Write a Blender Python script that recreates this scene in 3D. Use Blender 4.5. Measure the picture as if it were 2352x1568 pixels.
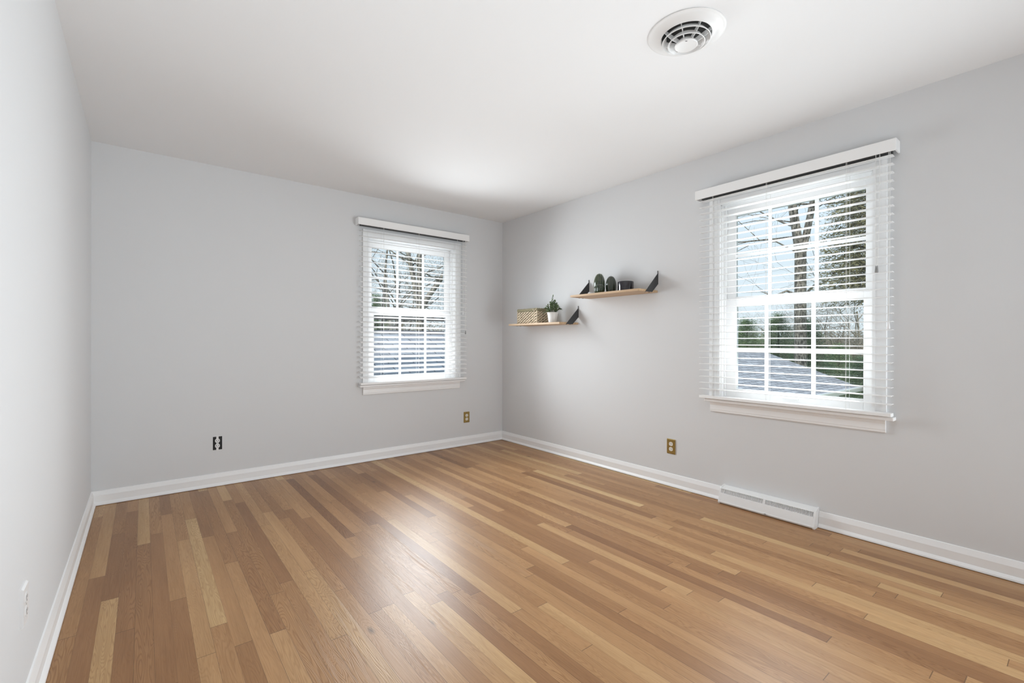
import bpy, bmesh, math, random
from math import pi, sin, cos, radians as R
from mathutils import Vector, Matrix

for o in list(bpy.data.objects):
    bpy.data.objects.remove(o, do_unlink=True)
scn = bpy.context.scene
C = scn.collection

# ------------------------------------------------------------------ camera
cam_d = bpy.data.cameras.new('camera')
cam = bpy.data.objects.new('camera', cam_d)
C.objects.link(cam)
yaw, pitch, roll = 0.670578, -0.00177, 0.0019
f_ = Vector((sin(yaw) * cos(pitch), cos(yaw) * cos(pitch), sin(pitch)))
r_ = Vector((cos(yaw), -sin(yaw), 0))
u_ = r_.cross(f_)
r2 = cos(roll) * r_ + sin(roll) * u_
u2 = -sin(roll) * r_ + cos(roll) * u_
M = Matrix((r2, u2, -f_)).transposed().to_4x4()
M.translation = Vector((-3.17794, -4.18298, 1.11205))
cam.matrix_world = M
cam_d.sensor_fit = 'HORIZONTAL'
cam_d.sensor_width = 36.0
cam_d.lens = 36.0 * 1068.16 / 2352.0
cam_d.clip_start = 0.02
cam_d.clip_end = 400
scn.camera = cam

# ------------------------------------------------------------------ world, sun, daylight, exposure
scn.view_settings.view_transform = 'Standard'
scn.view_settings.look = 'None'
scn.view_settings.exposure = 0.05
scn.view_settings.gamma = 1.0
scn.view_settings.use_curve_mapping = False
scn.cycles.use_denoising = True
scn.cycles.max_bounces = 12
scn.cycles.diffuse_bounces = 8
scn.cycles.transparent_max_bounces = 16
scn.cycles.sample_clamp_indirect = 6.0

W = bpy.data.worlds.new('sky')
scn.world = W
W.use_nodes = True
nt = W.node_tree
bg = nt.nodes['Background']
tc = nt.nodes.new('ShaderNodeTexCoord')
sx = nt.nodes.new('ShaderNodeSeparateXYZ')
rp = nt.nodes.new('ShaderNodeValToRGB')
nt.links.new(tc.outputs['Generated'], sx.inputs[0])
nt.links.new(sx.outputs['Z'], rp.inputs[0])
nt.links.new(rp.outputs[0], bg.inputs[0])
rp.color_ramp.elements[0].position = 0.0
rp.color_ramp.elements[0].color = (0.80, 0.89, 0.96, 1)
rp.color_ramp.elements[1].position = 0.6
rp.color_ramp.elements[1].color = (0.58, 0.78, 0.98, 1)
bg.inputs[1].default_value = 1.03


def lamp(name, kind, loc, energy, color=(1, 1, 1), look=None, size=None, size_y=None, angle=None):
    d = bpy.data.lights.new(name, kind)
    d.energy = energy
    d.color = color
    if kind == 'AREA':
        d.shape = 'RECTANGLE'
        d.size = size
        d.size_y = size_y
    if angle:
        d.angle = angle
    o = bpy.data.objects.new(name, d)
    C.objects.link(o)
    o.location = loc
    o.rotation_euler = Vector(look).to_track_quat('-Z', 'Y').to_euler()
    return o


lamp('sun', 'SUN', (-10, -10, 20), 2.5, (1.0, 0.95, 0.86), look=(0.75, 0.45, -0.62), angle=R(1.5))
# daylight entering at the two windows, in front of the panes
for nm, w_, pb, pr in (('window_daylight', 0.035, 9.5, 7.5), ('window_daylight_inner', -0.086, 23, 11.5)):
    for o_ in (lamp(nm, 'AREA', (-1.09, w_, 1.39), pb, (0.90, 0.96, 1.0), look=(0, -1, -0.12 * (w_ < 0)), size=0.70, size_y=1.2),
               lamp(nm, 'AREA', (w_, -2.97, 1.39), pr, (0.90, 0.96, 1.0), look=(-1, 0, -0.38 * (w_ < 0)), size=0.66, size_y=1.2)):
        o_.data.spread = R(132 if w_ < 0 else 172)
# unseen fill lamps, added to brighten the ceiling and the left and back walls
lamp('room_fill', 'AREA', (-2.7, -3.9, 0.75), 12, (0.86, 0.945, 1.0), look=(-0.1, 0.45, 1), size=1.3, size_y=1.2)
d_ = lamp('room_fill_rear', 'AREA', (-0.35, -4.85, 0.95), 34, (0.86, 0.945, 1.0), look=(-0.6, 1, 0.2), size=1.2, size_y=1.7)  # second added fill, from the rear wall towards the back left
d_.data.spread = R(115)

# ------------------------------------------------------------------ materials
def mat(name, col, rough=0.5, metal=0.0, spec=0.5, coat=0.0, noise=None, bump=None):
    m = bpy.data.materials.new(name)
    m.use_nodes = True
    n = m.node_tree
    b = n.nodes['Principled BSDF']
    b.inputs['Base Color'].default_value = (*col, 1)
    b.inputs['Roughness'].default_value = rough
    b.inputs['Metallic'].default_value = metal
    b.inputs['Specular IOR Level'].default_value = spec
    b.inputs['Coat Weight'].default_value = coat
    b.inputs['Coat Roughness'].default_value = 0.08
    if noise or bump:
        t = n.nodes.new('ShaderNodeTexCoord')
        x = n.nodes.new('ShaderNodeTexNoise')
        x.inputs['Scale'].default_value = (noise or bump)[0]
        x.inputs['Detail'].default_value = 4
        n.links.new(t.outputs['Object'], x.inputs['Vector'])
        if noise:
            a = n.nodes.new('ShaderNodeMix')
            a.data_type = 'RGBA'
            k = noise[1]
            a.inputs['A'].default_value = (*[c * (1 - k) for c in col], 1)
            a.inputs['B'].default_value = (*[min(1, c * (1 + k)) for c in col], 1)
            n.links.new(x.outputs['Fac'], a.inputs['Factor'])
            n.links.new(a.outputs['Result'], b.inputs['Base Color'])
        if bump:
            p = n.nodes.new('ShaderNodeBump')
            p.inputs['Strength'].default_value = bump[1]
            p.inputs['Distance'].default_value = 0.002
            n.links.new(x.outputs['Fac'], p.inputs['Height'])
            n.links.new(p.outputs[0], b.inputs['Normal'])
    return m


M_wall = mat('wall_paint', (0.70, 0.705, 0.712), 0.75, spec=0.25, bump=(160, 0.06))
M_ceil = mat('ceiling_paint', (0.845, 0.85, 0.855), 0.85, spec=0.2, bump=(90, 0.08))
M_trim = mat('trim_paint', (0.88, 0.88, 0.88), 0.35)
M_blind = mat('blind_white', (0.89, 0.89, 0.885), 0.4)
M_rail = mat('head_rail_shade', (0.07, 0.07, 0.068), 0.5)  # dark tone stands in for the shade inside the hollow valance
M_cord = mat('cord_white', (0.78, 0.78, 0.76), 0.7)
M_tass = mat('tassel_grey', (0.30, 0.30, 0.30), 0.5)
M_dark = mat('dark_gap', (0.02, 0.02, 0.02), 0.8)
M_metalw = mat('white_metal', (0.82, 0.82, 0.815), 0.3)
M_brass = mat('brass_plate', (0.36, 0.25, 0.08), 0.38, metal=0.65, noise=(30, 0.25))
M_ivory = mat('ivory_plastic', (0.82, 0.79, 0.72), 0.4)
M_white = mat('white_plastic', (0.82, 0.82, 0.82), 0.35)
M_steel = mat('grey_steel', (0.45, 0.45, 0.45), 0.35, metal=0.8)
M_bracket = mat('bracket_black', (0.042, 0.044, 0.047), 0.5)
M_candle = mat('black_glass', (0.012, 0.010, 0.016), 0.12, coat=0.6)
M_cactus = mat('cactus_glaze', (0.022, 0.040, 0.018), 0.14, coat=0.7, noise=(25, 0.4))
M_cactus_b = mat('cactus_glaze_grey', (0.030, 0.042, 0.026), 0.16, coat=0.7, noise=(25, 0.3))
M_dot = mat('cactus_dots', (0.42, 0.45, 0.26), 0.35)
M_pot = mat('white_ceramic', (0.80, 0.79, 0.77), 0.35)
M_soil = mat('soil', (0.03, 0.022, 0.015), 0.95, noise=(120, 0.5))
M_stem = mat('plant_stem', (0.06, 0.075, 0.025), 0.6)
M_basket = mat('seagrass', (0.66, 0.56, 0.42), 0.75, noise=(60, 0.35))
M_rim = mat('seagrass_dark', (0.30, 0.27, 0.17), 0.8, noise=(70, 0.4))
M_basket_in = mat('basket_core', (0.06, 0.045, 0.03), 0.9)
M_fascia = mat('fascia_white', (0.80, 0.80, 0.80), 0.5)
M_siding = mat('siding_white', (0.72, 0.72, 0.70), 0.6)


def leafmat(name, c1, c2, scale=3.0, rough=0.6):
    m = bpy.data.materials.new(name)
    m.use_nodes = True
    n = m.node_tree
    b = n.nodes['Principled BSDF']
    b.inputs['Roughness'].default_value = rough
    g = n.nodes.new('ShaderNodeNewGeometry')
    r = n.nodes.new('ShaderNodeValToRGB')
    r.color_ramp.elements[0].color = (*c1, 1)
    r.color_ramp.elements[1].color = (*c2, 1)
    n.links.new(g.outputs['Random Per Island'], r.inputs[0])
    n.links.new(r.outputs[0], b.inputs['Base Color'])
    return m


M_leaf = leafmat('plant_leaf', (0.024, 0.062, 0.020), (0.33, 0.43, 0.24), rough=0.35)
M_pine = leafmat('pine_needles', (0.075, 0.080, 0.030), (0.30, 0.27, 0.14))
M_ever = leafmat('evergreen', (0.050, 0.105, 0.045), (0.24, 0.33, 0.15))
M_brush = leafmat('dry_brush', (0.14, 0.115, 0.075), (0.36, 0.31, 0.22))


def barkmat(name, c1, c2):
    m = bpy.data.materials.new(name)
    m.use_nodes = True
    n = m.node_tree
    b = n.nodes['Principled BSDF']
    b.inputs['Roughness'].default_value = 0.9
    t = n.nodes.new('ShaderNodeTexCoord')
    mp = n.nodes.new('ShaderNodeMapping')
    mp.inputs['Scale'].default_value = (7, 7, 3)
    x = n.nodes.new('ShaderNodeTexNoise')
    x.inputs['Scale'].default_value = 2.5
    x.inputs['Detail'].default_value = 8
    r = n.nodes.new('ShaderNodeValToRGB')
    r.color_ramp.elements[0].position = 0.38
    r.color_ramp.elements[1].position = 0.62
    r.color_ramp.elements[0].color = (*c1, 1)
    r.color_ramp.elements[1].color = (*c2, 1)
    n.links.new(t.outputs['Object'], mp.inputs[0])
    n.links.new(mp.outputs[0], x.inputs['Vector'])
    n.links.new(x.outputs['Fac'], r.inputs[0])
    n.links.new(r.outputs[0], b.inputs['Base Color'])
    p = n.nodes.new('ShaderNodeBump')
    p.inputs['Strength'].default_value = 0.8
    p.inputs['Distance'].default_value = 0.05
    n.links.new(x.outputs['Fac'], p.inputs['Height'])
    n.links.new(p.outputs[0], b.inputs['Normal'])
    return m


M_bark = barkmat('bark_grey', (0.09, 0.08, 0.07), (0.40, 0.36, 0.31))
M_bark_d = barkmat('bark_dark', (0.030, 0.028, 0.026), (0.12, 0.11, 0.10))
M_bark_p = barkmat('bark_pale', (0.16, 0.145, 0.12), (0.40, 0.36, 0.30))


def glassmat():
    m = bpy.data.materials.new('window_glass')
    m.use_nodes = True
    n = m.node_tree
    n.nodes.remove(n.nodes['Principled BSDF'])
    tr = n.nodes.new('ShaderNodeBsdfTransparent')
    tr.inputs[0].default_value = (0.97, 0.985, 0.98, 1)
    gl = n.nodes.new('ShaderNodeBsdfGlossy')
    gl.inputs['Roughness'].default_value = 0.02
    fr = n.nodes.new('ShaderNodeFresnel')
    fr.inputs['IOR'].default_value = 1.35
    mx = n.nodes.new('ShaderNodeMixShader')
    n.links.new(fr.outputs[0], mx.inputs[0])
    n.links.new(tr.outputs[0], mx.inputs[1])
    n.links.new(gl.outputs[0], mx.inputs[2])
    n.links.new(mx.outputs[0], n.nodes['Material Output'].inputs[0])
    return m


M_glass = glassmat()


def N(n, t, **kw):
    x = n.nodes.new(t)
    for k, v in kw.items():
        setattr(x, k, v)
    return x


def math_(n, op, a, b=None, c=None):
    x = n.nodes.new('ShaderNodeMath')
    x.operation = op
    for i, v in enumerate((a, b, c)):
        if v is None:
            continue
        if isinstance(v, (int, float)):
            x.inputs[i].default_value = v
        else:
            n.links.new(v, x.inputs[i])
    return x.outputs[0]


def mixc(n, fac, a, b, blend='MIX'):
    x = n.nodes.new('ShaderNodeMix')
    x.data_type = 'RGBA'
    x.blend_type = blend
    for s, v in (('Factor', fac), ('A', a), ('B', b)):
        if isinstance(v, (int, float)):
            x.inputs[s].default_value = v
        elif isinstance(v, tuple):
            x.inputs[s].default_value = (*v, 1)
        else:
            n.links.new(v, x.inputs[s])
    return x.outputs['Result']


def floor_mat():
    m = bpy.data.materials.new('oak_strip_floor')
    m.use_nodes = True
    n = m.node_tree
    L = n.links
    b = n.nodes['Principled BSDF']
    t = N(n, 'ShaderNodeTexCoord')
    s = N(n, 'ShaderNodeSeparateXYZ')
    L.new(t.outputs['Object'], s.inputs[0])
    X, Y = s.outputs['X'], s.outputs['Y']
    wdt = 0.0572
    xs = math_(n, 'DIVIDE', X, wdt)
    row = math_(n, 'FLOOR', xs)
    fx = math_(n, 'FRACT', xs)
    wn = N(n, 'ShaderNodeTexWhiteNoise', noise_dimensions='1D')
    L.new(row, wn.inputs['W'])
    yl = math_(n, 'ADD', math_(n, 'MULTIPLY', Y, 0.80), math_(n, 'MULTIPLY', wn.outputs['Value'], 971.0))
    vo = N(n, 'ShaderNodeTexVoronoi', voronoi_dimensions='1D', feature='F1')
    vo.inputs['Scale'].default_value = 1.0
    L.new(yl, vo.inputs['W'])
    ve = N(n, 'ShaderNodeTexVoronoi', voronoi_dimensions='1D', feature='DISTANCE_TO_EDGE')
    ve.inputs['Scale'].default_value = 1.0
    L.new(yl, ve.inputs['W'])
    sc = N(n, 'ShaderNodeSeparateColor')
    L.new(vo.outputs['Color'], sc.inputs[0])
    rnd, rnd2, rnd3 = sc.outputs[0], sc.outputs[1], sc.outputs[2]
    # board tone
    ramp = N(n, 'ShaderNodeValToRGB')
    cr = ramp.color_ramp
    cr.elements[0].position = 0.0
    cr.elements[0].color = (0.235, 0.112, 0.046, 1)
    cr.elements[1].position = 1.0
    cr.elements[1].color = (0.58, 0.395, 0.195, 1)
    for p, c in ((0.12, (0.305, 0.155, 0.066)), (0.45, (0.385, 0.210, 0.092)), (0.75, (0.435, 0.248, 0.113)), (0.92, (0.485, 0.298, 0.140))):
        e = cr.elements.new(p)
        e.color = (*c, 1)
    L.new(rnd, ramp.inputs[0])
    # grain: coordinates shifted board by board
    cb = N(n, 'ShaderNodeCombineXYZ')
    L.new(math_(n, 'ADD', X, math_(n, 'MULTIPLY', rnd2, 31.0)), cb.inputs[0])
    L.new(math_(n, 'ADD', Y, math_(n, 'MULTIPLY', rnd3, 57.0)), cb.inputs[1])
    L.new(math_(n, 'MULTIPLY', row, 3.7), cb.inputs[2])
    mp = N(n, 'ShaderNodeMapping')
    mp.inputs['Scale'].default_value = (300, 6.0, 1)
    L.new(cb.outputs[0], mp.inputs[0])
    n1 = N(n, 'ShaderNodeTexNoise')
    n1.inputs['Scale'].default_value = 1.0
    n1.inputs['Detail'].default_value = 5
    n1.inputs['Roughness'].default_value = 0.65
    L.new(mp.outputs[0], n1.inputs['Vector'])
    # cathedral figure: level lines of a stretched noise
    mp2 = N(n, 'ShaderNodeMapping')
    mp2.inputs['Scale'].default_value = (20, 1.5, 1)
    L.new(cb.outputs[0], mp2.inputs[0])
    n2 = N(n, 'ShaderNodeTexNoise')
    n2.inputs['Scale'].default_value = 1.0
    n2.inputs['Detail'].default_value = 2.0
    n2.inputs['Distortion'].default_value = 0.35
    L.new(mp2.outputs[0], n2.inputs['Vector'])
    rings = math_(n, 'SINE', math_(n, 'MULTIPLY', n2.outputs['Fac'], 170.0))
    rings = math_(n, 'POWER', math_(n, 'ADD', math_(n, 'MULTIPLY', rings, 0.5), 0.5), 2.5)
    # broad tone drift inside a board
    mp3 = N(n, 'ShaderNodeMapping')
    mp3.inputs['Scale'].default_value = (14, 1.3, 1)
    L.new(cb.outputs[0], mp3.inputs[0])
    n3 = N(n, 'ShaderNodeTexNoise')
    n3.inputs['Scale'].default_value = 1.0
    n3.inputs['Detail'].default_value = 3
    L.new(mp3.outputs[0], n3.inputs['Vector'])
    col = ramp.outputs[0]
    dk = mixc(n, 1.0, col, (0.62, 0.52, 0.42), 'MULTIPLY')
    lt = mixc(n, 1.0, col, (1.22, 1.24, 1.28), 'MULTIPLY')
    g1 = N(n, 'ShaderNodeMapRange')
    g1.inputs['From Min'].default_value = 0.35
    g1.inputs['From Max'].default_value = 0.75
    L.new(n1.outputs['Fac'], g1.inputs[0])
    col = mixc(n, math_(n, 'MULTIPLY', g1.outputs[0], 0.60), col, dk)
    g3 = N(n, 'ShaderNodeMapRange')
    g3.inputs['From Min'].default_value = 0.42
    g3.inputs['From Max'].default_value = 0.72
    L.new(n3.outputs['Fac'], g3.inputs[0])
    col = mixc(n, math_(n, 'MULTIPLY', g3.outputs[0], 0.55), col, lt)
    ringw = math_(n, 'MULTIPLY', rings, math_(n, 'ADD', math_(n, 'MULTIPLY', math_(n, 'POWER', rnd2, 1.5), 0.60), 0.14))
    col = mixc(n, ringw, col, dk)
    # small dark knots
    vk = N(n, 'ShaderNodeTexVoronoi', feature='F1')
    mpk = N(n, 'ShaderNodeMapping')
    mpk.inputs['Scale'].default_value = (3.2, 1.3, 1)
    L.new(cb.outputs[0], mpk.inputs[0])
    vk.inputs['Scale'].default_value = 1.0
    L.new(mpk.outputs[0], vk.inputs['Vector'])
    kn = N(n, 'ShaderNodeMapRange')
    kn.inputs['From Min'].default_value = 0.012
    kn.inputs['From Max'].default_value = 0.05
    kn.inputs['To Min'].default_value = 0.75
    kn.inputs['To Max'].default_value = 0.0
    L.new(vk.outputs['Distance'], kn.inputs[0])
    col = mixc(n, kn.outputs[0], col, (0.085, 0.045, 0.022))
    # joints
    ed = math_(n, 'MINIMUM', fx, math_(n, 'SUBTRACT', 1.0, fx))
    ew = math_(n, 'MULTIPLY', math_(n, 'ADD', wn.outputs['Value'], 0.25), 0.013)
    e1 = math_(n, 'LESS_THAN', ed, ew)
    e2 = math_(n, 'LESS_THAN', ve.outputs['Distance'], 0.0012)
    gap = math_(n, 'MAXIMUM', math_(n, 'MULTIPLY', e1, 0.62), math_(n, 'MULTIPLY', e2, 0.6))
    col = mixc(n, gap, col, (0.07, 0.035, 0.015))
    L.new(col, b.inputs['Base Color'])
    rr = N(n, 'ShaderNodeMapRange')
    rr.inputs['To Min'].default_value = 0.30
    rr.inputs['To Max'].default_value = 0.44
    L.new(n1.outputs['Fac'], rr.inputs[0])
    L.new(rr.outputs[0], b.inputs['Roughness'])
    b.inputs['Specular IOR Level'].default_value = 0.36
    bp = N(n, 'ShaderNodeBump')
    bp.inputs['Strength'].default_value = 0.30
    bp.inputs['Distance'].default_value = 0.0015
    h = math_(n, 'SUBTRACT', math_(n, 'MULTIPLY', n1.outputs['Fac'], 0.25), math_(n, 'ADD', gap, math_(n, 'MULTIPLY', ringw, 0.5)))
    L.new(h, bp.inputs['Height'])
    L.new(bp.outputs[0], b.inputs['Normal'])
    return m


def wood_mat(name, c1, c2):
    m = bpy.data.materials.new(name)
    m.use_nodes = True
    n = m.node_tree
    b = n.nodes['Principled BSDF']
    t = N(n, 'ShaderNodeTexCoord')
    mp = N(n, 'ShaderNodeMapping')
    mp.inputs['Scale'].default_value = (70, 4, 70)
    x = N(n, 'ShaderNodeTexNoise')
    x.inputs['Scale'].default_value = 1
    x.inputs['Detail'].default_value = 4
    n.links.new(t.outputs['Object'], mp.inputs[0])
    n.links.new(mp.outputs[0], x.inputs['Vector'])
    n.links.new(mixc(n, x.outputs['Fac'], c1, c2), b.inputs['Base Color'])
    b.inputs['Roughness'].default_value = 0.5
    return m


M_floor = floor_mat()
M_shelf = wood_mat('shelf_pine', (0.40, 0.25, 0.13), (0.66, 0.47, 0.29))


def shingle_mat():
    m = bpy.data.materials.new('roof_shingles')
    m.use_nodes = True
    n = m.node_tree
    L = n.links
    b = n.nodes['Principled BSDF']
    b.inputs['Roughness'].default_value = 0.9
    uv = N(n, 'ShaderNodeUVMap')
    br = N(n, 'ShaderNodeTexBrick')
    br.offset = 0.43
    br.inputs['Scale'].default_value = 1.0
    br.inputs['Brick Width'].default_value = 0.33
    br.inputs['Row Height'].default_value = 0.10
    br.inputs['Mortar Size'].default_value = 0.007
    br.inputs['Bias'].default_value = 0.0
    br.inputs['Color1'].default_value = (0.30, 0.302, 0.325, 1)
    br.inputs['Color2'].default_value = (0.43, 0.432, 0.46, 1)
    br.inputs['Mortar'].default_value = (0.11, 0.11, 0.12, 1)
    L.new(uv.outputs[0], br.inputs['Vector'])
    x = N(n, 'ShaderNodeTexNoise')
    x.inputs['Scale'].default_value = 9
    x.inputs['Detail'].default_value = 8
    L.new(uv.outputs[0], x.inputs['Vector'])
    L.new(mixc(n, 0.7, br.outputs['Color'], mixc(n, x.outputs['Fac'], (0.25, 0.25, 0.27), (0.85, 0.85, 0.88)), 'OVERLAY'), b.inputs['Base Color'])
    p = N(n, 'ShaderNodeBump')
    p.inputs['Strength'].default_value = 0.6
    p.inputs['Distance'].default_value = 0.02
    L.new(br.outputs['Fac'], p.inputs['Height'])
    p.invert = True
    L.new(p.outputs[0], b.inputs['Normal'])
    return m


M_roof = shingle_mat()
M_grass = mat('lawn', (0.17, 0.20, 0.08), 0.95, noise=(0.6, 0.5))

# ------------------------------------------------------------------ helpers
def obj(name, bm, m, parent=None, smooth=False, bevel=0.0):
    bmesh.ops.recalc_face_normals(bm, faces=bm.faces[:])
    me = bpy.data.meshes.new(name)
    bm.to_mesh(me)
    bm.free()
    if m:
        me.materials.append(m)
    if smooth:
        for p in me.polygons:
            p.use_smooth = True
        try:
            me.set_sharp_from_angle(angle=R(40))
        except Exception:
            pass
    o = bpy.data.objects.new(name, me)
    C.objects.link(o)
    if parent:
        o.parent = parent
    if bevel:
        d = o.modifiers.new('bevel', 'BEVEL')
        d.width = bevel
        d.segments = 2
        d.limit_method = 'ANGLE'
    return o


def empty(name, loc=(0, 0, 0), rz=0.0):
    o = bpy.data.objects.new(name, None)
    o.empty_display_size = 0.1
    C.objects.link(o)
    o.location = loc
    o.rotation_euler = (0, 0, rz)
    return o


def tag(o, label=None, cat=None, group=None, kind=None):
    if label:
        o['label'] = label
    if cat:
        o['category'] = cat
    if group:
        o['group'] = group
    if kind:
        o['kind'] = kind
    return o


def copy_tree(o, parent=None):
    c = o.copy()
    C.objects.link(c)
    if parent:
        c.parent = parent
    for ch in [x for x in bpy.data.objects if x.parent == o]:
        copy_tree(ch, c)
    return c


def bx(bm, x0, x1, y0, y1, z0, z1, T=None):
    ps = [(x0, y0, z0), (x1, y0, z0), (x1, y1, z0), (x0, y1, z0), (x0, y0, z1), (x1, y0, z1), (x1, y1, z1), (x0, y1, z1)]
    vs = [bm.verts.new(T(*p) if T else p) for p in ps]
    for f in ((0, 3, 2, 1), (4, 5, 6, 7), (0, 1, 5, 4), (1, 2, 6, 5), (2, 3, 7, 6), (3, 0, 4, 7)):
        bm.faces.new([vs[i] for i in f])
    return vs


def BX(*a, T=None):
    bm = bmesh.new()
    bx(bm, *a, T=T)
    return bm


def prism(bm, prof, a0, a1, T):
    """profile points (p,q) swept along a from a0 to a1; T(a,p,q)->xyz"""
    A = [bm.verts.new(T(a0, p, q)) for p, q in prof]
    B = [bm.verts.new(T(a1, p, q)) for p, q in prof]
    k = len(prof)
    for i in range(k):
        bm.faces.new((A[i], A[(i + 1) % k], B[(i + 1) % k], B[i]))
    bm.faces.new(A[::-1])
    bm.faces.new(B)


def tube(bm, pts, rads, seg=6, cap=True):
    rings = []
    n = len(pts)
    prev = None
    for i, p in enumerate(pts):
        p = Vector(p)
        d = (Vector(pts[min(i + 1, n - 1)]) - Vector(pts[max(i - 1, 0)]))
        d = d.normalized() if d.length > 1e-9 else Vector((0, 0, 1))
        a = prev if prev is not None else (Vector((1, 0, 0)) if abs(d.x) < 0.8 else Vector((0, 1, 0)))
        a = (a - d * a.dot(d))
        a = a.normalized() if a.length > 1e-6 else d.orthogonal().normalized()
        prev = a
        b = d.cross(a)
        r = rads[i] if isinstance(rads, (list, tuple)) else rads
        rings.append([bm.verts.new(p + (a * cos(2 * pi * k / seg) + b * sin(2 * pi * k / seg)) * r) for k in range(seg)])
    for i in range(n - 1):
        for k in range(seg):
            bm.faces.new((rings[i][k], rings[i][(k + 1) % seg], rings[i + 1][(k + 1) % seg], rings[i + 1][k]))
    if cap:
        bm.faces.new(rings[0][::-1])
        bm.faces.new(rings[-1])


def lathe(bm, prof, seg=48, c=(0, 0, 0), mod=None, close=False):
    rings = []
    for r, z in prof:
        ring = []
        for k in range(seg):
            a = 2 * pi * k / seg
            rr = r * (mod(a, z) if mod else 1.0)
            ring.append(bm.verts.new((c[0] + rr * cos(a), c[1] + rr * sin(a), c[2] + z)))
        rings.append(ring)
    m = len(rings)
    for i in range(m if close else m - 1):
        A, B = rings[i], rings[(i + 1) % m]
        for k in range(seg):
            bm.faces.new((A[k], A[(k + 1) % seg], B[(k + 1) % seg], B[k]))
    if not close:
        if prof[0][0] > 1e-6:
            bm.faces.new(rings[0][::-1])
        if prof[-1][0] > 1e-6:
            bm.faces.new(rings[-1])
    if prof[0][0] <= 1e-6 or prof[-1][0] <= 1e-6:
        bmesh.ops.remove_doubles(bm, verts=bm.verts[:], dist=1e-6)


def ellipsoid(bm, c, ax, rx, ry, seg=8, rings=5):
    """spindle along ax"""
    ax = Vector(ax)
    l = ax.length
    d = ax / l
    a = d.orthogonal().normalized()
    b = d.cross(a)
    RR = []
    for i in range(1, rings):
        t = i / rings * pi
        RR.append([bm.verts.new(Vector(c) - d * (cos(t) * l / 2) + (a * cos(2 * pi * k / seg) * rx + b * sin(2 * pi * k / seg) * ry) * sin(t)) for k in range(seg)])
    p0 = bm.verts.new(Vector(c) - ax / 2)
    p1 = bm.verts.new(Vector(c) + ax / 2)
    for k in range(seg):
        bm.faces.new((p0, RR[0][(k + 1) % seg], RR[0][k]))
        bm.faces.new((p1, RR[-1][k], RR[-1][(k + 1) % seg]))
    for i in range(len(RR) - 1):
        for k in range(seg):
            bm.faces.new((RR[i][k], RR[i][(k + 1) % seg], RR[i + 1][(k + 1) % seg], RR[i + 1][k]))


TB = lambda u, w, z: (u, w, z)       # back wall: u = x, w outward = +y
TR = lambda u, w, z: (w, u, z)       # right wall: u = y, w outward = +x

# ------------------------------------------------------------------ room shell
RW, YF, H, TH = 3.45, -5.0, 2.44, 0.16
tag(obj('floor', BX(-RW - TH, TH, YF - TH, TH, -0.05, 0), M_floor), kind='structure')
tag(obj('ceiling', BX(-RW - TH, TH, YF - TH, TH, H, H + 0.12), M_ceil), kind='structure')
tag(obj('wall_left', BX(-RW - TH, -RW, YF, 0, 0, H), M_wall), kind='structure')
tag(obj('wall_front', BX(-RW - TH, TH, YF - TH, YF, 0, H), M_wall), kind='structure')


def wall_hole(name, u0, u1, h0, h1, z0, z1, T):
    bm = bmesh.new()
    us = [u0, h0, h1, u1]
    zs = [0, z0, z1, H]
    g = {}
    for w in (0, TH):
        for i, u in enumerate(us):
            for j, z in enumerate(zs):
                g[(i, j, w)] = bm.verts.new(T(u, w, z))
    for i in range(3):
        for j in range(3):
            if (i, j) == (1, 1):
                continue
            for w in (0, TH):
                bm.faces.new((g[(i, j, w)], g[(i + 1, j, w)], g[(i + 1, j + 1, w)], g[(i, j + 1, w)]))
    for a, b in (((1, 1), (2, 1)), ((2, 1), (2, 2)), ((2, 2), (1, 2)), ((1, 2), (1, 1))):
        bm.faces.new((g[(*a, 0)], g[(*b, 0)], g[(*b, TH)], g[(*a, TH)]))
    for i in range(3):
        bm.faces.new((g[(i, 0, 0)], g[(i + 1, 0, 0)], g[(i + 1, 0, TH)], g[(i, 0, TH)]))
        bm.faces.new((g[(i, 3, 0)], g[(i + 1, 3, 0)], g[(i + 1, 3, TH)], g[(i, 3, TH)]))
        bm.faces.new((g[(0, i, 0)], g[(0, i + 1, 0)], g[(0, i + 1, TH)], g[(0, i, TH)]))
        bm.faces.new((g[(3, i, 0)], g[(3, i + 1, 0)], g[(3, i + 1, TH)], g[(3, i, TH)]))
    return tag(obj(name, bm, M_wall), kind='structure')


ZO0, ZO1 = 0.690, 2.065
wall_hole('wall_back', -RW - TH, TH, -1.55, -0.63, ZO0, ZO1, TB)
wall_hole('wall_right', YF, 0, -3.405, -2.535, ZO0, ZO1, TR)

# baseboards with a shoe moulding
prof = [(0, 0), (-0.012, 0), (-0.012, 0.003), (-0.025, 0.003), (-0.024, 0.011), (-0.016, 0.022), (-0.0135, 0.024), (-0.0135, 0.066), (-0.005, 0.094), (0, 0.096)]


def baseboard(name, a0, a1, T):
    bm = bmesh.new()
    prism(bm, prof, a0, a1, T)
    tag(obj(name, bm, M_trim), kind='structure')


baseboard('baseboard_back', -RW, 0, lambda a, p, q: (a, p, q))
bm = bmesh.new()
for a0, a1 in ((YF, -3.146), (-2.560, 0)):
    prism(bm, prof, a0, a1, lambda a, p, q: (p, a, q))
tag(obj('baseboard_right', bm, M_trim), kind='structure')
baseboard('baseboard_left', YF, 0, lambda a, p, q: (-RW - p, a, q))

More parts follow.
